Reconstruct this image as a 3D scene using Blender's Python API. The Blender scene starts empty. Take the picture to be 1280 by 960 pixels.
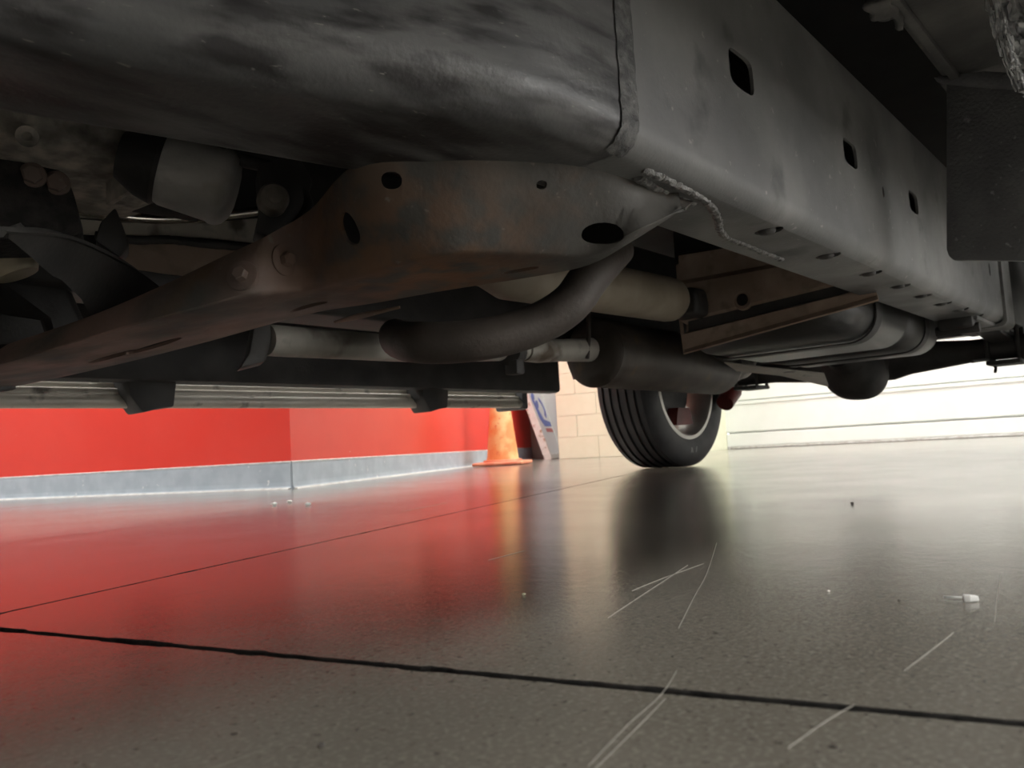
import bpy, bmesh, math, random
from mathutils import Vector as V, Matrix, noise
from mathutils.bvhtree import BVHTree
random.seed(7)
SC = bpy.context.scene
COL = SC.collection

# ------------------------------------------------------------------ camera
# world axes: X = rearwards along the truck, Y = across the truck, Z = up; camera stands low at the truck's side
CAM_H, FPX = 0.125, 960.0
YAW, PITCH, ROLL = math.radians(41.3147), math.radians(4.8), math.radians(3.26)
fwd = V((math.cos(YAW)*math.cos(PITCH), math.sin(YAW)*math.cos(PITCH), math.sin(PITCH)))
r0 = fwd.cross(V((0, 0, 1))).normalized(); u0 = r0.cross(fwd)
cup = u0*math.cos(ROLL) + r0*math.sin(ROLL)
crt = r0*math.cos(ROLL) - u0*math.sin(ROLL)
CAM = V((0, 0, CAM_H))
cd = bpy.data.cameras.new('camera'); cam = bpy.data.objects.new('camera', cd); COL.objects.link(cam)
cam.matrix_world = Matrix(((crt.x, cup.x, -fwd.x, CAM.x), (crt.y, cup.y, -fwd.y, CAM.y), (crt.z, cup.z, -fwd.z, CAM.z), (0, 0, 0, 1)))
cd.sensor_width = 36; cd.lens = 36*FPX/1280; cd.clip_start = 0.01; cd.clip_end = 60
cd.dof.use_dof = True; cd.dof.focus_distance = 0.95; cd.dof.aperture_fstop = 11.0
SC.camera = cam
# ------------------------------------------------------------------ world, exposure
SKY = 3.5
w = bpy.data.worlds.new('world'); SC.world = w; w.use_nodes = True
w.node_tree.nodes['Background'].inputs[0].default_value = (1, .985, .96, 1)
w.node_tree.nodes['Background'].inputs[1].default_value = SKY
SC.view_settings.view_transform = 'Standard'; SC.view_settings.look = 'None'
SC.view_settings.gamma = 1; SC.view_settings.use_curve_mapping = False
SC.view_settings.exposure = 1.0
LAMP_W = 29.0       # strength of the ceiling light diffusers
# fixtures: x, y, relative strength
LAMPS = [(0.2, 4.4, 1.5), (2.9, 2.3, .8), (4.9, 4.12, .75), (5.8, 0.9, 1.2), (5.5, -2.6, 1), (1.8, -2.4, 1), (-1.2, -2.4, 1), (-3.0, 1.6, .8), (-2.2, 4.8, .8)]  # the one by the sign recess is added to brighten it

# ------------------------------------------------------------------ helpers
def ray(u, v): return fwd + crt*((u-640)/FPX) - cup*((v-480)/FPX)
def P(u, v, x=None, y=None, z=None):
    "the point where the line of sight through a photo pixel meets a plane x / y / z = const"
    D = ray(u, v)
    t = x/D.x if x is not None else y/D.y if y is not None else (z-CAM_H)/D.z
    return CAM + D*t

def tag(o, label=None, cat=None, group=None, kind=None):
    for k, val in (('label', label), ('category', cat), ('group', group), ('kind', kind)):
        if val: o[k] = val
    return o
def empty(name, loc=(0, 0, 0), rz=0):
    o = bpy.data.objects.new(name, None); COL.objects.link(o); o.location = loc; o.rotation_euler.z = rz
    o.empty_display_size = .05
    return o
def obj(name, vf, m, parent=None, smooth=None, label=None):
    vs, fs = vf
    me = bpy.data.meshes.new(name)
    me.from_pydata([tuple(p) for p in vs], [], fs); me.validate()
    b = bmesh.new(); b.from_mesh(me); bmesh.ops.recalc_face_normals(b, faces=b.faces); b.to_mesh(me); b.free()
    me.materials.append(m)
    if smooth is not None:
        me.shade_smooth()
        me.set_sharp_from_angle(angle=math.radians(smooth))
    o = bpy.data.objects.new(name, me); COL.objects.link(o)
    if parent: o.parent = parent
    if label: o['label'] = label
    return o
def join(*vfs):
    vs, fs = [], []
    for a, b in vfs:
        n = len(vs); vs += [V(p) for p in a]; fs += [tuple(i+n for i in f) for f in b]
    return vs, fs
def xf(vf, M): return [M @ V(p) for p in vf[0]], vf[1]
def box(x0, x1, y0, y1, z0, z1, bev=0, seg=2):
    b = bmesh.new(); bmesh.ops.create_cube(b, size=1)
    bmesh.ops.scale(b, vec=(x1-x0, y1-y0, z1-z0), verts=b.verts)
    bmesh.ops.translate(b, vec=((x0+x1)/2, (y0+y1)/2, (z0+z1)/2), verts=b.verts)
    if bev: bmesh.ops.bevel(b, geom=b.edges[:], offset=bev, segments=seg, affect='EDGES', profile=.5)
    return from_bm(b)
def from_bm(b):
    b.verts.index_update()
    r = [v.co.copy() for v in b.verts], [tuple(v.index for v in f.verts) for f in b.faces]
    b.free(); return r
def prism(poly, d, bev=0, seg=2):
    "closed polygon (3D points, planar-ish) thickened by vector d"
    d = V(d); n = len(poly); b = bmesh.new()
    A = [b.verts.new(V(p)) for p in poly]; B = [b.verts.new(V(p)+d) for p in poly]
    b.faces.new(A); b.faces.new(B[::-1])
    for i in range(n): b.faces.new((A[i], B[i], B[(i+1) % n], A[(i+1) % n]))
    bmesh.ops.recalc_face_normals(b, faces=b.faces)
    if bev: bmesh.ops.bevel(b, geom=b.edges[:], offset=bev, segments=seg, affect='EDGES', profile=.5, clamp_overlap=True)
    return from_bm(b)
def frames(pts):
    pts = [V(p) for p in pts]; T = []
    for i in range(len(pts)):
        a = pts[max(i-1, 0)]; c = pts[min(i+1, len(pts)-1)]; T.append((c-a).normalized())
    n = T[0].orthogonal().normalized(); out = []
    for i, t in enumerate(T):
        n = (n - t*n.dot(t)).normalized(); out.append((pts[i], n, t.cross(n)))
    return out
def smooth_path(pts, k=6):
    pts = [V(p) for p in pts]; out = []
    for i in range(len(pts)-1):
        p0 = pts[max(i-1, 0)]; p1 = pts[i]; p2 = pts[i+1]; p3 = pts[min(i+2, len(pts)-1)]
        for j in range(k):
            t = j/k
            out.append(.5*((2*p1)+(p2-p0)*t+(2*p0-5*p1+4*p2-p3)*t*t+(3*p1-p0-3*p2+p3)*t*t*t))
    out.append(pts[-1]); return out
def tube(pts, r, n=14, jit=0, cap=True):
    fr = frames(pts); vs, fs = [], []
    for i, (p, a, b) in enumerate(fr):
        ri = r[i] if isinstance(r, (list, tuple)) else r
        for k in range(n):
            an = 2*math.pi*k/n; q = ri*(1+(random.uniform(-jit, jit) if jit else 0))
            vs.append(p + (a*math.cos(an)+b*math.sin(an))*q)
    for i in range(len(fr)-1):
        for k in range(n):
            fs.append((i*n+k, i*n+(k+1) % n, (i+1)*n+(k+1) % n, (i+1)*n+k))
    if cap:
        fs.append(tuple(range(n))[::-1]); fs.append(tuple((len(fr)-1)*n+k for k in range(n)))
    return vs, fs
def lathe(prof, c, axis, n=40, closed=False, cap=False):
    "prof: (offset along axis, radius) pairs"
    axis = V(axis).normalized(); a = axis.orthogonal().normalized(); b = axis.cross(a); c = V(c)
    vs, fs = [], []; m = len(prof)
    for k in range(n):
        an = 2*math.pi*k/n; d = a*math.cos(an)+b*math.sin(an)
        for h, r in prof: vs.append(c+axis*h+d*r)
    for k in range(n):
        for j in range(m if closed else m-1):
            j2 = (j+1) % m; k2 = (k+1) % n
            fs.append((k*m+j, k*m+j2, k2*m+j2, k2*m+j))
    if cap:
        fs.append(tuple(k*m for k in range(n))); fs.append(tuple(k*m+m-1 for k in range(n)))
    return vs, fs
def loft(rows, closed=False):
    n = len(rows[0]); vs = [V(p) for r in rows for p in r]; fs = []
    for i in range(len(rows)-1):
        for k in range(n if closed else n-1):
            k2 = (k+1) % n
            fs.append((i*n+k, i*n+k2, (i+1)*n+k2, (i+1)*n+k))
    return vs, fs
def loft_solid(rows):
    vs, fs = loft(rows, True); n = len(rows[0])
    fs += [tuple(range(n))[::-1], tuple((len(rows)-1)*n+k for k in range(n))]
    return vs, fs
def solidify(vf, th):
    "sheet -> plate of thickness th (offset along averaged normals)"
    b = bmesh.new(); B = [b.verts.new(V(p)) for p in vf[0]]
    for f in vf[1]: b.faces.new([B[i] for i in f])
    bmesh.ops.recalc_face_normals(b, faces=b.faces); b.normal_update()
    n = len(B); vs = [v.co.copy() for v in B]+[v.co-v.normal*th for v in B]
    b.verts.index_update(); fs = []
    for f in b.faces:
        ix = [v.index for v in f.verts]; fs += [tuple(ix), tuple(i+n for i in ix[::-1])]
    for e in b.edges:
        if len(e.link_faces) == 1: i, j = e.verts[0].index, e.verts[1].index; fs.append((i, j, j+n, i+n))
    b.free(); return vs, fs
def roundrect(y0, y1, z0, z1, rad, n=5):
    "profile in (y, z), counter-clockwise; rad may be a 4-list: (y0z0, y1z0, y1z1, y0z1)"
    rad = rad if isinstance(rad, (list, tuple)) else [rad]*4; out = []
    for (cy, cz, sy, sz, a0), r in zip(((y0, z0, 1, 1, 180), (y1, z0, -1, 1, 270), (y1, z1, -1, -1, 0), (y0, z1, 1, -1, 90)), rad):
        for k in range(n+1):
            a = math.radians(a0+90*k/n); out.append((cy+sy*r+r*math.cos(a), cz+sz*r+r*math.sin(a)))
    return out
def slot(c, nrm, up, a, b, depth=.03, n=20, pw=2.6):
    "rounded cutter prism centred at c, axis nrm, half sizes a (sideways) and b (along up)"
    nrm = V(nrm).normalized(); up = (V(up)-nrm*V(up).dot(nrm)).normalized(); s = up.cross(nrm); c = V(c); A, B = [], []
    for k in range(n):
        t = 2*math.pi*k/n; cs, sn = math.cos(t), math.sin(t)
        d = s*a*math.copysign(abs(cs)**(2/pw), cs)+up*b*math.copysign(abs(sn)**(2/pw), sn)
        A.append(c+d-nrm*depth); B.append(c+d+nrm*depth)
    return loft_solid([A, B])
def cut(o, cutters):
    "boolean the cutters out of o, keep only the resulting mesh"
    if not cutters: return
    t = obj('cutter', join(*cutters), o.data.materials[0]); t.parent = T
    md = o.modifiers.new('b', 'BOOLEAN'); md.object = t; md.operation = 'DIFFERENCE'; md.solver = 'EXACT'; md.use_self = True
    dg = bpy.context.evaluated_depsgraph_get(); dg.update()
    me = bpy.data.meshes.new_from_object(o.evaluated_get(dg)); o.modifiers.clear()
    old = o.data; o.data = me; me.name = old.name
    tm = t.data; bpy.data.objects.remove(t); bpy.data.meshes.remove(tm)
def tree(vf): return BVHTree.FromPolygons([tuple(p) for p in vf[0]], vf[1])
def hit(bv, u, v):
    D = ray(u, v).normalized(); loc, nrm, i, d = bv.ray_cast(CAM, D)
    if loc is None: return None, None
    if nrm.dot(D) > 0: nrm = -nrm
    return loc, nrm
def hexbolt(c, nrm, r, washer=1.7, h=.7):
    nrm = V(nrm).normalized()
    hd = lathe([(0, r), (r*h*.85, r), (r*h, r*.82), (r*h, 0.0001)], V(c)+nrm*r*.25, nrm, 6)
    wa = lathe([(-.004, r*washer), (r*.2, r*washer), (r*.28, r*washer*.93), (r*.28, .0001)], c, nrm, 24)
    return join(hd, wa)

# ------------------------------------------------------------------ materials
MATS = {}
def mat(name, c1, c2=None, rough=.5, metal=0, scale=8, detail=6, lo=.4, hi=.65, bump=0, bscale=60, spots=None, rvar=0, spec=.5, emit=None, stretch=None, extra=None):
    m = bpy.data.materials.new(name); m.use_nodes = True; nt = m.node_tree; N, L = nt.nodes, nt.links
    b = N['Principled BSDF']; b.inputs['Roughness'].default_value = rough; b.inputs['Metallic'].default_value = metal
    b.inputs['Specular IOR Level'].default_value = spec
    tc = N.new('ShaderNodeTexCoord'); co = tc.outputs['Object']
    if stretch:
        mp = N.new('ShaderNodeMapping'); mp.inputs['Scale'].default_value = stretch; L.new(co, mp.inputs[0]); co2 = mp.outputs[0]
    else: co2 = co
    def rgb(c): return (*c, 1)
    def noi(sc, det=6, src=None, dist=0):
        n = N.new('ShaderNodeTexNoise'); n.inputs['Scale'].default_value = sc; n.inputs['Detail'].default_value = det
        n.inputs['Distortion'].default_value = dist
        L.new(src or co2, n.inputs['Vector']); return n.outputs['Fac']
    def ramp(src, a, bb, c0=(0, 0, 0), cc=(1, 1, 1)):
        r = N.new('ShaderNodeValToRGB'); r.color_ramp.elements[0].position = a; r.color_ramp.elements[1].position = bb
        r.color_ramp.elements[0].color = rgb(c0); r.color_ramp.elements[1].color = rgb(cc); L.new(src, r.inputs[0]); return r.outputs[0]
    def mix(f, a, bb):
        x = N.new('ShaderNodeMix'); x.data_type = 'RGBA'; L.new(f, x.inputs[0])
        for s, i in ((a, 6), (bb, 7)):
            if isinstance(s, tuple): x.inputs[i].default_value = rgb(s)
            else: L.new(s, x.inputs[i])
        return x.outputs[2]
    col = None
    if c2:
        col = ramp(noi(scale, detail), lo, hi, c1, c2)
    else: b.inputs['Base Color'].default_value = rgb(c1)
    for sp in (spots or []):       # (colour, scale, lo, hi) or with a place: (…, centre, radius)
        f = ramp(noi(sp[1], 8), sp[2], sp[3])
        if len(sp) > 4:
            d = N.new('ShaderNodeVectorMath'); d.operation = 'DISTANCE'; L.new(co, d.inputs[0]); d.inputs[1].default_value = sp[4]
            mr = N.new('ShaderNodeMapRange'); mr.inputs[1].default_value = sp[5]; mr.inputs[2].default_value = sp[5]*.35
            L.new(d.outputs['Value'], mr.inputs[0])
            mu = N.new('ShaderNodeMath'); mu.operation = 'MULTIPLY'; L.new(f, mu.inputs[0]); L.new(mr.outputs[0], mu.inputs[1]); f = mu.outputs[0]
        col = mix(f, col if col is not None else c1, sp[0])
    if col is not None: L.new(col, b.inputs['Base Color'])
    if rvar:
        mr = N.new('ShaderNodeMapRange'); mr.inputs[3].default_value = rough-rvar; mr.inputs[4].default_value = rough+rvar
        mr.inputs[1].default_value = .3; mr.inputs[2].default_value = .7
        L.new(noi(scale*2.3, 8), mr.inputs[0]); L.new(mr.outputs[0], b.inputs['Roughness'])
    if bump:
        bp = N.new('ShaderNodeBump'); bp.inputs['Strength'].default_value = bump; bp.inputs['Distance'].default_value = .004
        L.new(noi(bscale, 8, co), bp.inputs['Height']); L.new(bp.outputs[0], b.inputs['Normal'])
    if emit:
        b.inputs['Emission Color'].default_value = rgb(emit[0]); b.inputs['Emission Strength'].default_value = emit[1]
    if extra: extra(nt, b, co, noi, ramp, mix, col)
    MATS[name] = m; return m

DUST = (.13, .115, .095)
M_rail = mat('coated_steel', (.12, .12, .118), (.19, .188, .18), .5, scale=5, bump=.12, bscale=180, rvar=.1,
             spots=[((.26, .25, .23), 60, .68, .73), ((.05, .05, .05), 9, .62, .75)])
M_front = mat('worn_coated_steel', (.08, .08, .079), (.145, .142, .137), .45, scale=4, bump=.15, bscale=150, rvar=.12, stretch=(1, 3, 6),
              spots=[((.025, .023, .023), 7, .47, .62), ((.2, .19, .17), 60, .67, .75)])
M_cross = mat('rusty_crossmember', (.052, .049, .043), (.1, .091, .078), .68, scale=7, bump=.2, bscale=120, rvar=.12,
              spots=[((.2, .095, .04), 24, .38, .55, (.62-1.3, .68-.92, .39), .19), ((.26, .16, .125), 9, .35, .6, (.5-1.3, 1.15-.92, .27), .55), ((.1, .065, .042), 10, .54, .7), ((.17, .145, .12), 70, .67, .75)])  # the wide reddish patch is dust plus painted-in bounce from the red floor
M_dark = mat('dark_steel', (.028, .027, .026), (.06, .057, .053), .6, scale=9, bump=.2, bscale=140)
M_black = mat('black_plastic', (.1, .1, .103), (.15, .15, .15), .5, scale=12, bump=.6, bscale=160, spots=[((.26, .26, .26), 70, .64, .72)])
M_bolt = mat('dull_bolt', (.16, .14, .12), (.26, .23, .19), .6, .1, scale=40, bump=.3, bscale=200)
M_weld = mat('weld', (.09, .088, .084), (.24, .235, .225), .45, .1, scale=90, bump=.5, bscale=260)
M_cast = mat('cast_aluminium', (.3, .28, .24), (.62, .57, .49), .7, .1, scale=35, bump=.9, bscale=90, spots=[((.1, .09, .08), 12, .5, .66)])
M_can = mat('grey_canister', (.5, .49, .465), (.62, .6, .57), .6, .1, scale=20, bump=.2, bscale=200, spots=[((.34, .31, .26), 9, .58, .72)])
M_pipe = mat('aluminised_pipe', (.42, .40, .35), (.55, .52, .46), .5, .15, scale=14, bump=.2, bscale=120, spots=[((.13, .1, .07), 10, .55, .7)])
M_pipe2 = mat('dark_pipe', (.06, .049, .041), (.1, .082, .07), .6, .1, scale=10, bump=.25, bscale=160)
M_muf = mat('muffler_steel', (.06, .05, .041), (.1, .085, .07), .5, .2, scale=10, bump=.15, bscale=150, spots=[((.16, .11, .06), 14, .6, .75)])
M_shaft = mat('drive_shaft', (.25, .21, .155), (.34, .29, .22), .55, .1, scale=12, bump=.15)
M_shield = mat('brown_shield', (.34, .25, .19), (.48, .37, .29), .5, .1, scale=9, bump=.2, bscale=120, spots=[((.2, .16, .12), 16, .56, .72)])
M_tank = mat('tank_plastic', (.03, .03, .029), (.058, .056, .052), .4, scale=7, bump=.15, bscale=130, spots=[((.08, .073, .063), 8, .6, .75)])
M_chrome = mat('bright_tube', (.5, .47, .4), (.62, .58, .5), .25, .9, scale=25)
M_board = mat('running_board_metal', (.5, .47, .4), (.62, .58, .5), .4, .1, scale=9, spots=[((.14, .12, .1), 18, .58, .7)])
M_rub = mat('tire_rubber', (.018, .018, .019), (.032, .031, .031), .6, scale=14, bump=.15, bscale=200)
M_rim = mat('alloy_rim', (.42, .4, .37), (.52, .5, .46), .4, .6, scale=10)
M_red = mat('red_brake', (.12, .015, .012), (.18, .022, .018), .55, scale=12)
M_paint = mat('truck_paint', (.05, .05, .055), None, .3)
M_pan = mat('undercoated_pan', (.07, .068, .064), (.13, .125, .115), .75, scale=8, bump=.5, bscale=90, spots=[((.18, .15, .12), 14, .6, .72)])
M_foil = mat('torn_foil', (.6, .6, .6), (.95, .95, .95), .35, .25, scale=60, bump=.6, bscale=130)
M_plug = mat('ivory_plastic', (.55, .48, .33), (.62, .55, .4), .5, scale=20)
M_mark = mat('white_rubber_mark', (.22, .22, .21), None, .6)
M_gap_shade = mat('gap_shaded_pan', (.012, .012, .012), (.02, .02, .019), .9, scale=8)  # near-black colour stands in for deep shade in the gap above the rail
M_glass = mat('tinted_glass', (.02, .02, .025), None, .1)

def wall_extra(colour):
    return None
M_redwall = mat('red_wall_paint', (.78, .045, .03), (.80, .055, .038), .28, scale=3, spots=[((.75, .42, .38), 40, .74, .78)], bump=.05, bscale=30)
M_white = mat('white_wall_paint', (.72, .71, .68), None, .6)
M_cream = mat('cream_block', (.73, .725, .55), (.76, .755, .585), .6, scale=10, bump=.3, bscale=80)
M_joint = mat('cream_mortar', (.69, .68, .51), None, .8)
M_cove = mat('grey_cove_base', (.40, .46, .52), (.47, .53, .59), .4, scale=12, spots=[((.75, .75, .75), 30, .68, .72)])
M_caulk = mat('pale_caulk', (.66, .66, .64), (.5, .48, .45), .6, scale=30)
M_door = mat('white_door', (.84, .87, .83), (.88, .9, .87), .4, scale=4)
M_ceil = mat('ceiling_white', (.75, .75, .73), None, .8)
M_under = mat('joint_filler', (.012, .011, .01), (.03, .027, .024), .9, scale=60, bump=.6, bscale=200)

def floor_extra(nt, b, co, noi, ramp, mix, col):
    N, L = nt.nodes, nt.links
    # pale scratches: stretched, rotated noise lines
    def lines(rz, sx, sy, lo, hi):
        mp = N.new('ShaderNodeMapping'); mp.inputs['Rotation'].default_value = (0, 0, rz); mp.inputs['Scale'].default_value = (sx, sy, 1)
        L.new(co, mp.inputs[0]); return ramp(noi(1, 3, mp.outputs[0], .3), lo, hi)
    c = col
    def mul(x, y):
        m_ = N.new('ShaderNodeMath'); m_.operation = 'MULTIPLY'; L.new(x, m_.inputs[0]); L.new(y, m_.inputs[1]); return m_.outputs[0]
    c = mix(mul(lines(-.75, .9, 260, .70, .735), ramp(noi(3.1, 3), .46, .56)), c, (.4, .38, .33))
    c = mix(mul(lines(-.2, 3, 420, .70, .74), ramp(noi(5.3, 3), .52, .62)), c, (.36, .34, .3))
    c = mix(mul(lines(1.1, 4, 500, .70, .74), ramp(noi(4.1, 3), .54, .62)), c, (.36, .34, .3))
    c = mix(ramp(noi(300, 2), .5, .72), c, (.28, .26, .222))
    c = mix(ramp(noi(190, 3), .6, .75), c, (.1, .09, .075))
    c = mix(ramp(noi(110, 3), .71, .75), c, (.05, .045, .04))
    c = mix(ramp(noi(52, 5), .72, .75), c, (.06, .052, .045))
    L.new(c, b.inputs['Base Color'])
    b.inputs['IOR'].default_value = 2.3
    n1 = noi(45, 8); n2 = noi(380, 4)
    ad = N.new('ShaderNodeMath'); ad.operation = 'MULTIPLY_ADD'; ad.inputs[1].default_value = 1.0; L.new(n2, ad.inputs[0]); L.new(n1, ad.inputs[2])
    bp = N.new('ShaderNodeBump'); bp.inputs['Strength'].default_value = .11; bp.inputs['Distance'].default_value = .002
    L.new(ad.outputs[0], bp.inputs['Height']); L.new(bp.outputs[0], b.inputs['Normal'])
M_floor = mat('sealed_concrete', (.17, .155, .128), (.235, .215, .18), .14, scale=2.2, lo=.35, hi=.7, rvar=.02, spec=.5, extra=floor_extra,
              spots=[((.28, .258, .22), 1.1, .5, .72)])

# ------------------------------------------------------------------ the room
RA = math.radians(15.5)                         # the room is turned 15.5 degrees to the truck
E = V((math.cos(RA), math.sin(RA), 0)); W = V((-math.sin(RA), math.cos(RA), 0))
CEIL = 3.4
C0 = P(365, 611, z=0)                           # outside corner of the red wall
C1 = C0 + V((-.295, .956, 0)).normalized()*5.5  # red wall running off to the left
C2 = C0 + V((math.cos(math.radians(27.5)), math.sin(math.radians(27.5)), 0))*5.0   # red wall running back to the cream wall
DL = V((7.0, 3.4, 0)); DR = V((7.32, -2.6, 0))  # the wide white door

def struct(o): o['kind'] = 'structure'; return o
def wall(name, a, b, z0, z1, m, th=.12, side=1, tv=None):
    a = V(a); b = V(b); d = (b-a).normalized(); n = V(tv) if tv else V((d.y, -d.x, 0))*side*th
    return struct(obj(name, prism([V((a.x, a.y, z0)), V((b.x, b.y, z0)), V((b.x, b.y, z1)), V((a.x, a.y, z1))], n), m))
# floor: slabs with joints between them, over a dark bed
fl = struct(obj('floor', box(-9, 10, -9, 10, -.12, -.03), M_under))
J2 = P(0, 787, z=0), P(1280, 905, z=0)          # near joint, across
J1 = P(0, 767, z=0), P(640, 625, z=0)           # joint running away
d2 = (J2[1]-J2[0]).normalized(); d1 = (J1[1]-J1[0]).normalized()
# joint origin = crossing point of the two joints
den = d1.x*(-d2.y)-d1.y*(-d2.x)
rx = J2[0]-J1[0]; t = (rx.x*(-d2.y)-rx.y*(-d2.x))/den
JO = J1[0]+d1*t
A2 = -d2 if d2.y < 0 else d2                    # across, away from the camera side
A1 = d1
def slab(s0, s1, t0, t1, g1, g2, fine):
    "concrete slab covering s (along A1) x t (along A2); ragged edges"
    def q(s, t_): return JO+A1*s+A2*t_
    def edge(p, qq, out, amp, step):
        n = max(2, int((qq-p).length/step)); r = []
        for i in range(n):
            c = p.lerp(qq, i/n)
            a = -abs(noise.noise(c*35))*amp - abs(noise.noise(c*160))*amp
            if noise.noise(c*22+V((5, 3, 1))) > .38: a -= amp*1.2
            r.append(c + out*(a if 0 < i else 0))
        return r
    st = .006 if fine else .4; am = .0016 if fine else 0
    a, b, c, d = q(s0+g1, t0+g2), q(s1-g1, t0+g2), q(s1-g1, t1-g2), q(s0+g1, t1-g2)
    def side(p, qq, out, near):
        # fine raggedness only near the joint crossing in view
        if not fine or not near: return edge(p, qq, out, 0, .6)
        pts = []; L_ = (qq-p).length; d = (qq-p)/L_
        k0 = max(0, min(L_, (JO-p).dot(d)-near)); k1 = max(0, min(L_, (JO-p).dot(d)+near))
        if k0 > 0: pts.append(p)
        pts += edge(p+d*k0, p+d*k1, out, am, st)
        if k1 < L_: pts.append(p+d*k1)
        return pts
    ring = side(a, b, -A2, 2.6 if abs(t0) < .01 else 0)+side(b, c, A1, 1.6 if abs(s1) < .01 else 0)+side(c, d, A2, 2.6 if abs(t1) < .01 else 0)+side(d, a, -A1, 1.6 if abs(s0) < .01 else 0)
    n = len(ring); dz = V((0, 0, -.03)); ch = V((0, 0, -.0012))
    cen = (a+b+c+d)/4
    top = [p+(cen-p).normalized()*.0007 for p in ring]
    vs = top+[p+ch for p in ring]+[p+dz for p in ring]
    fs = [tuple(range(n))]
    for k in range(2):
        for i in range(n): fs.append((k*n+i, k*n+(i+1) % n, (k+1)*n+(i+1) % n, (k+1)*n+i))
    return vs, fs
for s0, s1 in ((-6, -3), (-3, 0), (0, 4.2), (4.2, 9.5)):
    for t0, t1 in ((-7, -3.5), (-3.5, 0), (0, 3.6), (3.6, 8)):
        # the joint across the view is wider than the one running away
        o = obj('slab', slab(s0, s1, t0, t1, .003, .0013, abs(s0) < .01 or abs(s1) < .01 or abs(t0) < .01 or abs(t1) < .01), M_floor, fl)
        o.data.materials.append(M_under)            # dirt-caked joint sides
        for pl in o.data.polygons:
            if abs(pl.normal.z) < .5: pl.material_index = 1

# a few pale scratches scored into the slabs
M_scr = mat('pale_scratch', (.29, .27, .235), (.2, .187, .16), .35, scale=160)
for path, wd in (([(896, 678), (884, 715), (868, 745), (848, 785)], .0012), ([(846, 838), (826, 868), (785, 905), (735, 957)], .0007), ([(832, 872), (800, 905), (742, 962)], .0005), ([(985, 934), (1030, 902), (1068, 880)], .0007), ([(1252, 716), (1246, 745), (1243, 778)], .0009),
                 ([(760, 772), (805, 742), (860, 706)], .0014), ([(790, 738), (830, 722), (880, 704)], .001), ([(1130, 838), (1180, 800), (1192, 790)], .0008), ([(500, 640), (560, 628)], .002), ([(610, 700), (655, 688)], .0012)):
    pts = smooth_path([P(u, v, z=.0004) for u, v in path], 4); rows_ = []
    for i, (p, n_, b_) in enumerate(frames(pts)):
        tn = (pts[min(i+1, len(pts)-1)]-pts[max(i-1, 0)]).normalized(); sd = V((-tn.y, tn.x, 0))*wd*(.26 if 0 < i < len(pts)-1 else .08)*random.uniform(.5, 1)
        rows_.append([p+sd, p-sd, p-sd-V((0, 0, .0006)), p+sd-V((0, 0, .0006))])
    obj('scratch', loft_solid(rows_), M_scr, fl)

# red walls, white above a man's height
wall('wall_left', C0, C1, 0, 1.5, M_redwall, tv=(.04, .11, 0))
wall('wall_left_upper', C0, C1, 1.5, CEIL, M_white, tv=(.04, .11, 0))
wall('wall_side', C0, C0+(C2-C0)*1.03, 0, 1.5, M_redwall, tv=(.04, .11, 0))
wall('wall_side_upper', C0, C0+(C2-C0)*1.03, 1.5, CEIL, M_white, tv=(.04, .11, 0))
def cove(name, a, b, sgn):
    a = V(a); b = V(b); d = (b-a).normalized(); n = V((d.y, -d.x, 0))*sgn
    rows = []
    for p in (a, b):
        rows.append([p+n*o_+V((0, 0, z)) for o_, z in ((0, 0), (.014, 0), (.012, .004), (.007, .012), (.005, .03), (.005, .114), (.003, .12), (0, .12))])
    o = struct(obj(name, loft_solid(rows), M_cove))
    c = obj('caulk_line', loft_solid([[p+n*o_+V((0, 0, z)) for o_, z in ((.012, 0), (.03, 0), (.026, .004), (.012, .007))] for p in (a, b)]), M_caulk, o)
    c2 = obj('cap_line', loft_solid([[p+n*o_+V((0, 0, z)) for o_, z in ((0, .119), (.006, .119), (.006, .124), (0, .127))] for p in (a, b)]), M_caulk, o)
    return o
cove('baseboard_left', C0, C1, -1)
cove('baseboard_side', C0, C2, 1)

# cream block wall: a short wing standing before the recess where the sign leans
CB0 = P(700, 574, z=0); CB1 = CB0-W*1.15
cw = wall('wall_back', CB0, CB1, 0, CEIL, M_joint, .15, -1)
wall('wall_back_return', CB1, DL, 0, CEIL, M_cream, tv=(0, .15, 0))
wall('wall_recess', C2+V((.0, .3, 0)), V((C2.x+.1, 3.5, 0)), 0, CEIL, M_white, tv=(.15, 0, 0))
d = (CB1-CB0).normalized(); n = V((d.y, -d.x, 0)); 
if n.x > 0: n = -n
BL, BH = .40, .20
bm_ = box(0.0015, BL-.0015, -.02, .03, .0015, BH-.0015, .003, 1)
bme = {}
for r in range(6):
    x_ = 0
    for wd in ((.4, .4, .35) if r % 2 == 0 else (.2, .4, .4, .15)):
        if wd not in bme:
            o = obj('block', box(0.0015, wd-.0015, -.02, .03, .0015, BH-.0015, .0012, 1), M_cream, cw); bme[wd] = o.data
        else:
            o = bpy.data.objects.new('block', bme[wd]); COL.objects.link(o); o.parent = cw
        o.location = CB0+d*x_+V((0, 0, r*BH)); o.rotation_euler.z = math.atan2(d.y, d.x); x_ += wd
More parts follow.
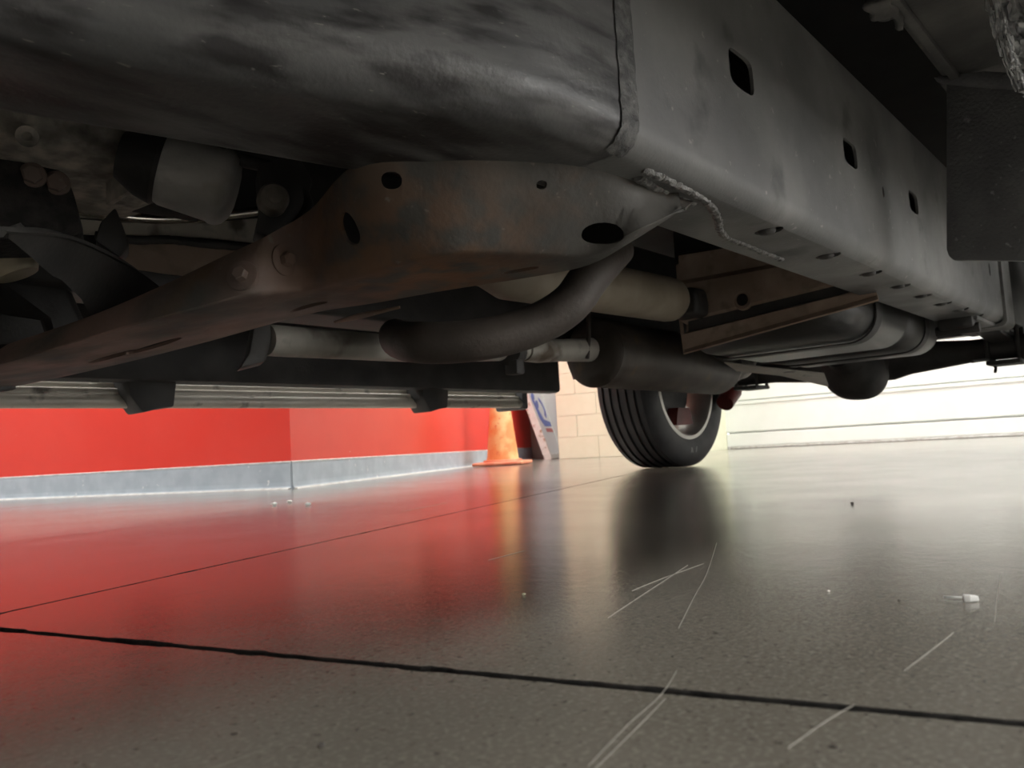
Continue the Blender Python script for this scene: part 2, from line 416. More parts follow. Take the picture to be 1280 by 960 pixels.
# white sectional door
dd = (DR-DL).normalized(); DLEN = (DR-DL).length; DA = math.atan2(dd.y, dd.x)
door = struct(obj('door_1', box(0, DLEN, .03, .05, 0, 3.0), M_door)); door.location = DL; door.rotation_euler.z = DA
def dpart(name, vf, m=M_door, bevs=None):
    o = obj(name, vf, m, door); return o
dpart('bottom_seal', box(0, DLEN, -.035, .03, .002, .022, .004, 1), M_caulk)
dpart('door_panel', box(0, DLEN, -.03, .03, .024, .145, .006, 2))
z = .157
while z < 2.9:
    dpart('door_panel', prism([V((0, -.006, z)), V((0, -.022, z+.01)), V((0, -.022, z+.262)), V((0, -.034, z+.268)), V((0, -.034, z+.29)), V((0, -.006, z+.297)), V((0, .03, z+.297)), V((0, .03, z))], (DLEN, 0, 0)))
    z += .302
tr = dpart('door_track', box(-.09, -.01, -.05, .05, 0, 3.0, .006, 1))
# rest of the shell
RN = V((7.4, -6.0, 0)); 
wall('wall_right', DR, RN, 0, CEIL, M_white, .15, 1)
wall('wall_door_head', DL, DR, 3.0, CEIL, M_white, .15, -1)
wall('wall_near', RN, V((7.0, -6.0, 0)), 0, CEIL, M_white, .15, -1)      # a wide open bay door lets daylight in behind the camera
wall('wall_near_front', V((1.6, -6, 0)), V((-7, -6.0, 0)), 0, CEIL, M_white, .15, -1)
wall('wall_near_head', V((7.0, -6, 0)), V((1.6, -6.0, 0)), 3.0, CEIL, M_white, .15, -1)
wall('wall_front', V((-7, -6, 0)), V((-7, 8.4, 0)), 0, CEIL, M_white, .15, -1)
wall('wall_far', V((-7, 8.4, 0)), V((C1.x+.3, 8.4, 0)), 0, CEIL, M_white, .15, -1)
struct(obj('ceiling', box(-7.2, 8.2, -6.2, 8.6, CEIL, CEIL+.1), M_ceil))
for i, (lx, ly, k) in enumerate(LAMPS):
    t_ = empty('ceiling_light', (lx, ly, CEIL), RA)
    where = ['over the red corner wall', 'over the far side of the truck', 'before the cream block wall, added to brighten the sign recess', 'before the white door', 'over the right end of the white door', 'over the near bay behind the truck', 'over the near bay by the front', 'in front of the truck', 'over the front left corner'][i]
    tag(t_, 'long white ceiling light '+where, 'ceiling light', 'ceiling lights')
    obj('housing', box(-.65, .65, -.2, .2, -.07, 0, .01, 1), M_ceil, t_)
    mm = mat('light_diffuser_%d' % i, (.9, .9, .88), emit=((1, .99, .965), LAMP_W*k))
    obj('diffuser', box(-.62, .62, -.17, .17, -.085, -.071), mm, t_)

# ------------------------------------------------------------------ things on the floor
def cone(loc):
    t_ = empty('traffic_cone', loc, math.radians(27.5))
    tag(t_, 'faded orange traffic cone standing by the red wall', 'traffic cone')
    mo = mat('faded_orange', (.82, .3, .1), (.85, .46, .16), .6, scale=5, spots=[((.86, .62, .3), 5, .42, .62), ((.75, .2, .08), 30, .62, .7)])
    mb = mat('cone_base_orange', (.75, .22, .12), (.8, .34, .2), .6, scale=14)
    obj('base', join(box(-.195, .195, -.195, .195, .004, .03, .012, 3), lathe([(.028, .155), (.042, .15), (.046, .138)], (0, 0, 0), (0, 0, 1), 32, cap=True)), mb, t_, 40)
    obj('cone_body', lathe([(.044, .118), (.046, .127), (.064, .122), (.9, .032), (.91, .028), (.91, .022), (.1, .11)], (0, 0, 0), (0, 0, 1), 48), mo, t_, 40)
cone(P(629, 581.6, z=0))

# framed sign leaning on the red side wall
def sign():
    d_ = (C2-C0).normalized(); nn = V((d_.y, -d_.x, 0))
    foot = P(690, 574, z=0)
    t_ = empty('leaning_sign', foot)
    tag(t_, 'dirty white framed sign board with blue print leaning against the red wall', 'sign')
    lean = math.radians(17)
    up = V((0, 0, 1))*math.cos(lean)-nn*math.sin(lean); out = nn*math.cos(lean)+V((0, 0, 1))*math.sin(lean)
    L_, Hh, T = .75, 1.1, .075
    M3 = Matrix(((d_.x, up.x, out.x, 0), (d_.y, up.y, out.y, 0), (d_.z, up.z, out.z, 0), (0, 0, 0, 1)))
    mw = mat('dirty_white_frame', (.72, .7, .66), (.8, .79, .76), .5, scale=14, spots=[((.4, .3, .2), 18, .6, .68), ((.5, .25, .2), 25, .66, .7)])
    mf = mat('white_sign_face', (.85, .86, .88), None, .35)
    mb = mat('blue_print', (.05, .1, .5), (.12, .2, .65), .4, scale=20)
    mr = mat('red_print', (.6, .12, .12), None, .4)
    z0 = T*math.sin(lean)
    def pt(name, vf, m): o = obj(name, xf(vf, Matrix.Translation((0, 0, .004)) @ M3), m, t_); return o
    pt('frame', join(box(0, L_, 0, .05, -T, 0, .004, 1), box(0, L_, Hh-.05, Hh, -T, 0, .004, 1), box(0, .05, .05, Hh-.05, -T, 0, .004, 1), box(L_-.05, L_, .05, Hh-.05, -T, 0, .004, 1)), mw)
    f = pt('face', box(.045, L_-.045, .045, Hh-.045, -T+.01, -.008), mf)
    def poly(pts, m, nm):
        vs = [V((x*1.45, y, -.0075)) for x, y in pts]
        o = obj(nm, xf(prism(vs, (0, 0, .002)), Matrix.Translation((0, 0, .004)) @ M3), m, f)
    # blue ring-like emblem with a tail, and a short red line of print below it
    def ring(cx, cy, ro, ri, a0, a1, m, nm, n=14):
        o_ = [(cx+ro*math.cos(a0+(a1-a0)*i/n), cy+ro*math.sin(a0+(a1-a0)*i/n)) for i in range(n+1)]
        i_ = [(cx+ri*math.cos(a0+(a1-a0)*i/n), cy+ri*math.sin(a0+(a1-a0)*i/n)) for i in range(n, -1, -1)]
        poly(o_+i_, m, nm)
    ring(.16, .62, .085, .02, 1.0, 6.4, mb, 'emblem')
    poly([(.09, .56), (.16, .55), (.25, .42), (.44, .40), (.44, .35), (.2, .345), (.12, .42)], mb, 'emblem_tail')
    ring(.3, .55, .12, .075, -1.2, 1.4, mb, 'emblem_arc')
    poly([(.2, .285), (.43, .285), (.43, .325), (.2, .325)], mr, 'print_line')
sign()

# litter
M_lit = mat('white_plastic', (.85, .85, .83), None, .4)
lp = P(1200, 748, z=0)
t_ = empty('plastic_tag', lp)
tag(t_, 'tiny white plastic tag with a thin tail lying on the concrete floor', 'litter')
obj('tail', tube([P(1180, 746, z=.0012)-lp, P(1192, 746.5, z=.0016)-lp, P(1208, 747, z=.0012)-lp], .0007, 8), M_lit, t_)
hc = P(1214, 748, z=.0022)-lp
obj('head', join(xf(box(-.0045, .004, -.003, .003, -.002, .002, .001, 2), Matrix.Translation(hc) @ Matrix.Rotation(-.8, 4, 'Z')), xf(box(-.002, .002, -.0025, .0025, -.002, .003, .0008, 2), Matrix.Translation(hc+V((-.003, .002, 0))) @ Matrix.Rotation(.4, 4, 'Z'))), M_lit, t_)
M_peb = mat('dark_grit', (.05, .045, .04), (.1, .09, .08), .8, scale=90)
def crumb(u, v, r, m, label, seed, nm='crumb', cat='litter', grp=None):
    c = P(u, v, z=0); b = bmesh.new(); bmesh.ops.create_icosphere(b, subdivisions=2, radius=r)
    for vv in b.verts:
        vv.co *= 1+.5*noise.noise(vv.co*(1.3/r)+V((seed*3.1, seed, 0))); vv.co.z *= .6
    zmin = min(vv.co.z for vv in b.verts)
    o = obj(nm, from_bm(b), m); o.location = c-V((0, 0, zmin)); tag(o, label, cat, grp)
crumb(402, 935, .0018, M_peb, 'small dark crumb of grit on the floor before the near joint', 1)
crumb(1065, 630, .0028, M_peb, 'dark speck on the bright floor right of the tire reflection', 2)
crumb(655, 744, .0016, M_cream, 'pale grain on the reddish floor below the traffic cone reflection', 3)
crumb(1036, 740, .0011, M_lit, 'white grain on the floor left of the white plastic tag', 4)
crumb(1124, 752, .001, M_peb, 'dark grain just left of the white plastic tag', 5)
crumb(20, 624, .014, M_shield, 'brown crumb at the foot of the grey baseboard, far left', 6)
crumb(285, 611, .011, M_lit, 'white flake lying before the grey baseboard left of its corner', 7)
for i, (u, v) in enumerate(((343, 632), (362, 629), (385, 632))):
    crumb(u, v, .0075, M_lit, ['leftmost of three white paint flakes on the floor before the baseboard corner', 'middle one of three white paint flakes before the baseboard corner', 'rightmost of three white paint flakes on the floor before the baseboard corner'][i], 8+i, 'paint_flake', 'litter', 'paint flakes before the baseboard corner')

# ------------------------------------------------------------------ the truck
TY = .92                                        # centre line
T = tag(empty('truck', (1.3, TY, 0)), 'pickup truck seen from below, dark frame rails, exhaust and tank underneath', 'truck')
TI = Matrix.Translation(-T.location)
def part(name, vf, m, parent=None, smooth=35, label=None):
    "parts are modelled in world space and stored relative to the truck's base"
    o = obj(name, xf(vf, TI), m, parent or T, smooth, label); return o
YW, ZB, ZT = .395, .42, .765                    # outer web, bottom, top of the near rail
SEAM = .655

# near rail, rear section: hollow box with slots in the web and holes in the bottom
def hollow(x0, x1, prof_o, prof_i):
    vs, fs = [], []; n = len(prof_o)
    for x, pr in ((x0, prof_o), (x1, prof_o), (x1, prof_i), (x0, prof_i)): vs += [V((x, y, z)) for y, z in pr]
    for k in range(4):
        a, b = k*n, ((k+1) % 4)*n
        for i in range(n): j = (i+1) % n; fs.append((a+i, a+j, b+j, b+i))
    return vs, fs
po = roundrect(YW, .535, ZB, ZT, [.03, .012, .012, .014], 6); pi_ = roundrect(YW+.005, .53, ZB+.005, ZT-.005, [.025, .008, .008, .009], 6)
rail = part('frame_rail', hollow(SEAM, 2.80, po, pi_), M_rail, smooth=30, label='long dark grey boxed frame rail with square slots')
ct = []
for u, v, a, b in ((927, 90, .036, .025), (1063, 192, .035, .0225), (1142, 253, .034, .0225)):
    p = P(u, v, y=YW); ct.append(xf(slot(p, (0, -1, 0), (0, 0, 1), a, b, .02, 24, 4.5), TI))
for u, v, a, b in ((1104, 240, .006, .011), (1237, 337, .012, .02), (1253, 347, .012, .018)):
    p = P(u, v, y=YW); ct.append(xf(slot(p, (0, -1, 0), (0, 0, 1), a, b, .02, 14, 2), TI))
HB = [(961, 289), (1035, 320), (1088, 342), (1125, 358), (1153, 370), (1178, 380), (1200, 388), (1219, 396)]
for u, v in HB:
    p = P(u, v, z=ZB); ct.append(xf(slot(p, (0, 0, -1), (0, 1, 0), .017, .021, .02, 20, 2), TI))
cut(rail, ct)
for u, v in HB:                                  # flared bolt heads sitting in the bottom holes
    p = P(u, v, z=ZB)
    part('bolt', lathe([(-.004, .013), (.006, .013), (.009, .010), (.0105, .0001)], p+V((.003, .004, .006)), (0, 0, -1), 18), M_dark, rail, 50)
# rear hanger bracket closing the rail
hb = part('hanger_bracket', join(hollow(2.70, 2.84, roundrect(YW-.008, .545, ZB-.012, ZT+.01, .02), roundrect(YW+.002, .535, ZB-.002, ZT, .014)), prism([V((2.45, .42, ZB+.002)), V((2.95, .42, ZB+.002)), V((2.95, .53, ZB+.002)), V((2.45, .53, ZB+.002))], (0, 0, -.012), .004)), M_rail)
part('rail_extension', box(2.84, 4.2, YW+.01, .535, ZB+.02, ZT, .015), M_dark)
# near rail, front section: leans inboard towards the front, softer corners
rows = []
fx = [(SEAM+.002, .395, .56, .03), (.62, .3975, .575, .034), (.55, .404, .603, .04), (.47, .43, .64, .045), (.3, .495, .68, .05), (.145, .55, .72, .05), (-.1, .635, .79, .05), (-.5, .72, .87, .05), (-1.1, .76, .90, .05)]
for x, ya, yb, r in fx:
    rows.append([V((x, y, z)) for y, z in roundrect(ya, yb, ZB, ZT, [r, .02, .02, .02], 7)])
fvf = loft_solid(rows); front = part('front_frame_rail', fvf, M_front, smooth=40, label='front part of the frame rail angled inwards, worn and dusty')
fb = tree(fvf)
for u, v, a, b in ((568, 190, .022, .006), ):
    p, n_ = hit(fb, u, v)
    if p: cut(front, [xf(slot(p, n_, (0, 0, 1), a, b, .02, 20, 2.2), TI)])
# weld beads at the joint of the two sections
def bead(path, r, nm='weld_bead', jit=.22, k=14):
    pts = smooth_path(path, k)
    pts = [p+V((random.uniform(-1, 1), random.uniform(-1, 1), random.uniform(-1, 1)))*r*.12 for p in pts]
    rr = [r*(.8+.14*abs(math.sin(i*.9))+random.uniform(-.08, .08)) for i in range(len(pts))]
    rr[0] *= .4; rr[-1] *= .4
    part(nm, tube(pts, rr, 10, jit*.4), M_weld, front)
M_band = mat('ground_weld_band', (.05, .05, .049), (.13, .128, .122), .6, scale=70, bump=.8, bscale=160)
bw = []
for i in range(54):                              # ground-down vertical seam, carried round the lower corner
    if i < 40: y_, z_, ny, nz = YW, ZT-.012-(ZT-.012-.45)*i/39, -1, 0
    else:
        an = math.radians(180+(i-39)*5.6); ny, nz = math.cos(an), math.sin(an); y_, z_ = YW+.03+.03*ny, ZB+.03+.03*nz
    j = noise.noise(V((i*.5, 0, 0)))*.003
    def bp_(dx, h): return V((SEAM+dx, y_+ny*h, z_+nz*h))
    bw.append([bp_(-.017+j, .0002), bp_(-.011+j, .0014+abs(noise.noise(V((i*.9, 3, 0))))*.002), bp_(.001, .0008), bp_(.009-j, .0015+abs(noise.noise(V((i*.8, 9, 0))))*.002), bp_(.015-j, .0002), bp_(0, -.002)])
part('weld_bead', loft_solid(bw), M_band, front, 60)
zb = ZB+.0022
bead([P(u, v, z=zb) for u, v in ((806, 211), (812, 214), (835, 224), (862, 238), (885, 252), (896, 268), (899, 283), (908, 295), (930, 304), (955, 314), (978, 323))], .0068)
bead([P(u, v, z=zb) for u, v in ((796, 219), (806, 225), (825, 236), (845, 245), (866, 253))], .0078)
bead([P(u, v, z=zb) for u, v in ((795, 232), (812, 242), (835, 251), (858, 259))], .004)

# crossmember: stamped channel running across, dipping and widening away from the near rail
ST = [((868, 250), (856, 260), (850, 264), .435), ((815, 230), (796, 290), (792, 301), .47), ((740, 205), (736, 319), (738, 331), .53), ((650, 196), (660, 318), (672, 346), .60),
      ((540, 196), (556, 318), (555, 365), .72), ((445, 205), (455, 342), (470, 380), .80), ((388, 262), (380, 362), (398, 391), .88), ((335, 294), (314, 369), (330, 409), .95),
      ((280, 320), (240, 388), (258, 429), 1.04), ((200, 358), (152, 411), (180, 449), 1.13), ((110, 396), (62, 438), (84, 471), 1.25), ((10, 430), (-36, 466), (-12, 490), 1.36)]
rows = []
for i, (t0, k0, l0, y) in enumerate(ST):
    Lp = P(*l0, y=y); K = P(*k0, z=Lp.z-.001)
    Tp = P(*t0, z=ZB+.004) if i < 6 else P(*t0, y=K.y+.002)
    back = Lp+V((.004, .004, min(.05, .42-Lp.z))); dk = (Lp-K); up = (Tp-K)
    f = min(.35, .012/max(up.length, .001)); g = min(.35, .012/max(dk.length, .001))
    rows.append([Tp, Tp.lerp(K, .45)+ (V((-.004, -.002, 0)) if i > 2 else V()), K+up*f, K+up*f*.35+dk*g*.12, K+dk*g*.35+up*f*.12, K+dk*g, Lp-dk*.04, Lp+V((.001, .001, .004)), back])
# refine along the length
fine = []
for c in range(len(rows[0])): fine.append(smooth_path([r[c] for r in rows], 5))
rows = [[fine[c][i] for c in range(len(fine))] for i in range(len(fine[0]))]
csh = loft(rows); cb = tree(csh)
cvf = solidify(csh, .004)
cross = part('crossmember', cvf, M_cross, smooth=40, label='rust-stained stamped crossmember with holes')
ct = []
for u, v, a, b, up in ((437, 286, .014, .018, (0, 0, 1)), (489, 226, .011, .009, (0, 0, 1)), (677, 231, .006, .005, (0, 0, 1)), 
                       (752, 292, .024, .0125, (0, 0, 1)), (650, 338, .008, .024, (.3, -.9, 0)), (385, 383, .009, .03, (-.3, .9, 0)), (192, 433, .013, .05, (-.3, .95, 0)), (140, 446, .012, .045, (-.3, .95, 0))):
    p, n_ = hit(cb, u, v)
    if p is None: print('miss', u, v); continue
    ct.append(xf(slot(p, n_, up, a, b, .02, 22, 2.2), TI))
cut(cross, ct)
for u, v, r in ((303, 345, .0085), (355, 325, .0088)):
    p, n_ = hit(cb, u, v)
    if p is None: continue
    part('bolt', hexbolt(p, n_, r, 2.1, 1.1), M_cross, cross, 30)
# thin lip strip hanging under the crossmember
part('lip', tube([P(418, 403, y=.86), P(450, 395, y=.83), P(500, 384, y=.78)], [.002, .0045, .002], 8), M_cross, cross)
# far-left end plate of the crossmember
part('end_plate', prism([P(0, 430, y=1.3), P(12, 430, y=1.3), P(14, 486, y=1.3), P(0, 489, y=1.3), P(-60, 489, y=1.3), P(-60, 430, y=1.3)], (.01, .012, 0), .002), M_dark, cross)

# diagonal brace running into the crossmember from the left
ue = [(-60, 276, .80), (0, 283, .82), (60, 286, .86), (110, 305, .92), (150, 328, .98), (200, 366, 1.04)]
le = [(-60, 300, .80), (0, 292, .82), (14, 294, .84), (55, 330, .89), (100, 372, .96), (124, 402, 1.03)]
rw = []
for (a, b, y), (c, d_, y2) in zip(ue, le):
    A = P(a, b, y=y); B = P(c, d_, y=y2); m_ = (A+B)/2+V((-.012, -.008, -.004)); rw.append([A+V((.02, .01, 0)), A, m_, B, B+V((.018, .012, .012))])
fine = [smooth_path([r[c] for r in rw], 4) for c in range(5)]
rw = [[fine[c][i] for c in range(5)] for i in range(len(fine[0]))]
part('diagonal_brace', solidify(loft(rw), .004), M_dark, smooth=50)
# second lower strap and the dark recess behind it
rw = [[P(-50, 325, y=1.12), P(-50, 372, y=1.12)], [P(0, 354, y=1.14), P(0, 393, y=1.14)], [P(60, 396, y=1.2), P(50, 400, y=1.2)], [P(66, 420, y=1.22), P(58, 424, y=1.22)]]
part('lower_strap', solidify(loft(rw), .006), M_dark, smooth=50)
# ivory plug
pc = P(18, 326, y=1.08)
part('ivory_plug', lathe([(-.05, .022), (0, .026), (.028, .027), (.034, .024), (.035, .0001)], pc+V((-.01, 0, .012)), (.35, -.15, -.9), 28), M_plug, smooth=40, label='ivory plastic plug')
part('inner_guard', prism([P(u, v, y=1.33) for u, v in ((-90, 330), (75, 345), (100, 400), (70, 448), (-90, 455))], (.02, .03, 0), .004), M_dark)
# gearbox housing: ragged cast lump with ribs
def lump(c, s, amp, fr, pw=6, seed=0):
    b = bmesh.new(); bmesh.ops.create_cube(b, size=2)
    bmesh.ops.subdivide_edges(b, edges=b.edges[:], cuts=14, use_grid_fill=True)
    for vv in b.verts:
        q = vv.co.copy(); l = (abs(q.x)**pw+abs(q.y)**pw+abs(q.z)**pw)**(1/pw); q /= l
        q = V((q.x*s[0], q.y*s[1], q.z*s[2])); q *= 1+amp*noise.noise(q*fr+V((seed, 0, 0)))
        vv.co = V(c)+q
    return from_bm(b)
gx = P(110, 175, y=1.05)
gb = part('gearbox', join(lump((gx.x-.02, 1.15, .605), (.17, .16, .085), .05, 22), lump((.20, 1.10, .545), (.045, .1, .05), .06, 30, seed=3)), M_cast, smooth=60, label='rough cast grey gearbox housing')
for u, v, r in ((33, 172, .012), ):
    p = P(u, v, y=.985)
    part('drain_boss', lathe([(0, r), (.006, r), (.007, r*.45), (-.004, r*.4), (-.004, .0001)], p+V((0, -.004, 0)), (-.3, -.8, -.3), 20), M_cast, gb)
p = P(182, 200, y=.97)
part('rib', box(p.x-.004, p.x+.004, p.y-.01, p.y+.12, p.z-.03, p.z+.04, .003), M_cast, gb)
part('sump', lathe([(-.02, .025), (0, .032), (.2, .032), (.22, .025), (.22, .0001)], P(70, 222, y=1.2), (.95, -.1, 0), 30, cap=True), M_dark, gb, 50)
# mount with two bolts below the gearbox
mp = P(55, 232, y=.93)
mt = part('gearbox_mount', join(prism([P(-40, 190, y=.93), P(25, 200, y=.93), P(80, 212, y=.93), P(92, 240, y=.93), P(105, 290, y=.93), P(60, 300, y=.93), P(-40, 300, y=.93)], (.03, .08, .0), .006)), M_under, smooth=40)
for u, v in ((41, 219), (71, 229)):
    part('bolt', hexbolt(P(u, v, y=.929), (-.35, -.9, -.1), .0105, 1.3), M_cross, mt, 30)
part('mount_block', prism([P(118, 300, y=1.0), P(126, 276, y=1.0), P(144, 258, y=1.0), P(150, 272, y=1.0), P(162, 305, y=1.0), P(150, 322, y=1.0)], (.02, .05, 0), .004), M_dark, mt)
# grey canister
cc = P(238, 222, y=.95)
ax = (V((.72, -.35, -.22))).normalized()
part('canister', lathe([(-.045, .0001), (-.045, .04), (-.03, .047), (.03, .049), (.034, .051), (.042, .051), (.05, .046), (.057, .036), (.06, .022), (.061, .0001)], cc, ax, 40), M_can, smooth=40, label='light grey cylindrical canister')
part('canister_cap', lathe([(-.085, .0001), (-.085, .03), (-.06, .044), (-.04, .049), (-.035, .046)], cc, ax, 40), M_dark, smooth=40)  # dark colour stands in for shadow on the canister's left end
# bushing on a bracket between canister and crossmember
bp_ = P(342, 248, y=.84)
br = part('bushing_bracket', join(prism([P(322, 205, y=.86), P(372, 190, y=.86), P(392, 225, y=.86), P(380, 262, y=.86), P(350, 300, y=.86), P(318, 290, y=.86), P(326, 255, y=.86)], (.025, .05, 0), .005)), M_dark, smooth=40)
part('bushing', lathe([(-.02, .019), (.004, .019), (.008, .016), (.008, .009), (.013, .009), (.014, .0001)], bp_, (-.4, -.9, -.05), 32), M_bolt, br, 40)
part('curved_arm', tube(smooth_path([P(300, 200, y=.9), P(345, 212, y=.88), P(372, 232, y=.87), P(383, 258, y=.865), P(372, 285, y=.86)], 6), .009, 12), M_dark, br, 60)

# far frame rail with inner fittings
rl2 = part('frame_rail', hollow(-1.2, 4.2, roundrect(2*TY-.535, 2*TY-YW, ZB, ZT, .015), roundrect(2*TY-.53, 2*TY-YW-.005, ZB+.005, ZT-.005, .01)), M_dark, smooth=30, label='far frame rail')
part('bright_line', tube(smooth_path([P(60, 258, y=1.24), P(110, 264, y=1.24), P(180, 273, y=1.24), P(250, 272, y=1.24), P(305, 266, y=1.24), P(360, 258, y=1.24)], 6), .0085, 12), M_chrome, smooth=60, label='bright metal line')
part('grey_cover', solidify(loft([[P(60, 272, y=1.27), P(60, 293, y=1.27)], [P(160, 280, y=1.27), P(160, 294, y=1.27)], [P(250, 280, y=1.27), P(250, 297, y=1.27)], [P(340, 272, y=1.27), P(340, 306, y=1.27)]]), .006), M_board, smooth=40)
part('dark_gap_tube', tube(smooth_path([P(u, v, y=1.25)+V((0, 0, random.uniform(-.003, .003))) for u, v in ((120, 296), (170, 300), (210, 300), (250, 304), (300, 308), (350, 312))], 5), .007, 10, .15), M_dark)  # dark tube laid along the gap between cover and sheet
part('red_bounce_sheet', solidify(loft([[P(130, 306, y=1.28), P(130, 336, y=1.28)], [P(220, 306, y=1.28), P(220, 344, y=1.28)], [P(330, 310, y=1.28), P(330, 362, y=1.28)]]), .004), M_shield)  # brown sheet stands in for red light reflected on the far rail
part('inner_bracket', prism([P(168, 336, y=1.2), P(245, 348, y=1.2), P(230, 362, y=1.2), P(185, 362, y=1.2)], (.02, .03, 0), .003), M_dark)

# floor pans, tunnel
part('floor_pan', box(-1.5, 4.2, -.04, 1.9, .96, .98), M_gap_shade)
part('sill_pan', join(prism([V((.2, -.02, .77)), V((1.62, -.02, .77)), V((1.62, .288, .77)), V((.2, .300, .77))], (0, 0, .02), .004), box(1.62, 4.2, -.02, .30, .775, .79)), M_pan, label='dusty dark sill underside')
part('sill_wall', box(.2, 4.2, .262, .275, .775, .97), M_gap_shade)
part('sill_flange', prism([V((.9, .27, .757)), V((1.60, .26, .757)), V((1.60, .275, .757)), V((.9, .285, .757))], (0, 0, .014), .003), M_pan)
# black plate hanging below the sill, in front of the rail
px = 1.6
q = [(1183, 92), (1183, 312), (1186, 320), (1192, 325), (1290, 326), (1330, 320), (1340, 92)]
part('hanging_plate', prism([P(u, v, x=px) for u, v in q], (.012, 0, 0), .002), M_black, label='rough black plastic plate')
part('plate_flange', prism([P(u, v, x=px-.01) for u, v in ((1165, 96), (1230, 88), (1300, 92), (1300, 112), (1230, 108), (1183, 104))], (.03, 0, 0), .004), M_black)
# bracket stub at the sill edge
sb = P(1103, 8, z=.765)
part('sill_clip', join(lump((sb.x, sb.y, sb.z), (.035, .018, .012), .3, 60), tube(smooth_path([sb+V((.01, 0, -.004)), sb+V((.035, -.012, -.008)), sb+V((.055, -.008, -.016))], 5), [.007]*11, 8, .2)), M_pan, smooth=60)
# torn silver insulation hanging from the sill
fc = [(1238, -30, 1.12), (1246, 20, 1.1), (1256, 60, 1.08), (1268, 92, 1.06), (1282, 125, 1.04)]
rw = []
for i, (u, v, x) in enumerate(smooth_path([V(f) for f in fc], 10)):
    r_ = []
    for k in range(16):
        du = k*5.0; p = P(u+du+4*noise.noise(V((u*.2, v*.12, 1.3))), v, x=x)
        p += V((noise.noise(V((k*.55, i*.35, 0)))*.03+noise.noise(V((k*1.7, i*.9, 4)))*.012, noise.noise(V((k*.8, i*.5, 7)))*.006, noise.noise(V((k*.9, i*.3, 9)))*.008)); r_.append(p)
    rw.append(r_)
fo = part('torn_foil', solidify(loft(rw), .0008), M_foil, smooth=70, label='crumpled torn silver foil insulation')
for k in range(34):
    i0 = random.randrange(0, len(rw)-14); st = []; off = random.uniform(-9, 10)
    for j in range(0, 14, 2):
        u, v, x = smooth_path([V(f) for f in fc], 10)[i0+j]
        st.append(P(u+off+random.uniform(-1.2, 1.2), v, x=x-.02+random.uniform(-.01, .01)))
    part('strand', tube(smooth_path(st, 3), random.uniform(.0006, .0014), 6), M_foil, fo, 60)
part('strand', tube(smooth_path([P(1236, -10, x=1.1), P(1233, 4, x=1.1), P(1234, 12, x=1.1), P(1242, 15, x=1.1)], 5), .0016, 8), M_foil, fo, 60)

# exhaust
pp = [P(332, 425, y=1.13), P(360, 427, y=1.137), P(440, 432, y=1.16), P(530, 437, y=1.18), P(640, 437, y=1.2), P(745, 436, y=1.22)]
part('exhaust_pipe', tube(smooth_path(pp, 5), .0265, 24), M_pipe, smooth=60, label='pale dull exhaust pipe')
part('pipe_hanger', prism([P(u, v, y=1.11) for u, v in ((318, 405), (338, 398), (340, 425), (332, 452), (300, 460), (312, 440))], (.02, .05, 0), .004), M_dark)
el = [P(770, 310, y=.70), P(737, 347, y=.70), P(712, 380, y=.715), P(672, 405, y=.75), P(620, 421, y=.79), P(565, 428, y=.84), P(520, 428, y=.90), P(500, 425, y=1.0), P(495, 420, y=1.1)]
part('pipe_elbow', tube(smooth_path(el, 6), .0325, 24), M_pipe2, smooth=60, label='dark brown bent exhaust pipe')
m0 = P(742, 441, y=1.22); rdir = V((1, 0, -.012)).normalized()
mu = part('muffler', lathe([(-.02, .0001), (-.02, .05), (-.008, .088), (.004, .097), (.012, .094), (.03, .096), (.72, .096), (.74, .09), (.80, .042), (.80, .0001)], m0, rdir, 44), M_muf, smooth=40, label='dark cylindrical muffler')
part('inlet_flange', tube([P(655, 437, y=1.2), P(672, 438, y=1.203), P(700, 438, y=1.21), P(742, 437, y=1.22)], [.029, .031, .029, .034], 20), M_pipe, mu, 40)
cp_ = P(640, 440, y=1.18)
part('clamp', join(tube([cp_+V((-.02, -.005, 0)), cp_+V((.015, .004, 0))], .033, 20), box(cp_.x-.02, cp_.x+.01, cp_.y-.03, cp_.y+.01, cp_.z-.055, cp_.z-.02, .006)), M_dark, mu, 40)
part('hanger_rod', tube([P(736, 388, y=1.19), P(736, 420, y=1.19), P(734, 448, y=1.19)], .006, 10), M_pipe2, mu, 60)
part('outlet_pipe', join(tube(smooth_path([m0+rdir*.79, m0+rdir*.9, m0+rdir*1.0+V((0, .02, .02)), m0+rdir*1.15+V((0, .05, .10))], 4), .036, 20), lathe([(0, .044), (.05, .046), (.052, .04)], m0+rdir*.82, rdir, 24)), M_pipe, mu, 50)
# drive shaft
s1 = P(838, 375, y=TY)
part('drive_shaft', lathe([(-.9, .03), (-.66, .034), (-.6, .052), (-.02, .054), (0, .052), (.02, .042), (.04, .024), (.055, .02), (.055, .0001)], s1, (1, 0, .02), 32), M_shaft, smooth=40, label='tan drive shaft tube')
part('universal_joint', join(lump(s1+V((.09, 0, 0)), (.035, .04, .035), .1, 30), tube([s1+V((.1, 0, 0)), V((2.85, TY, .41))], .03, 18)), M_dark, smooth=50)
# fuel tank with brown front shield
fxp = 1.80
def sh(u, v): return P(u, v, x=fxp)
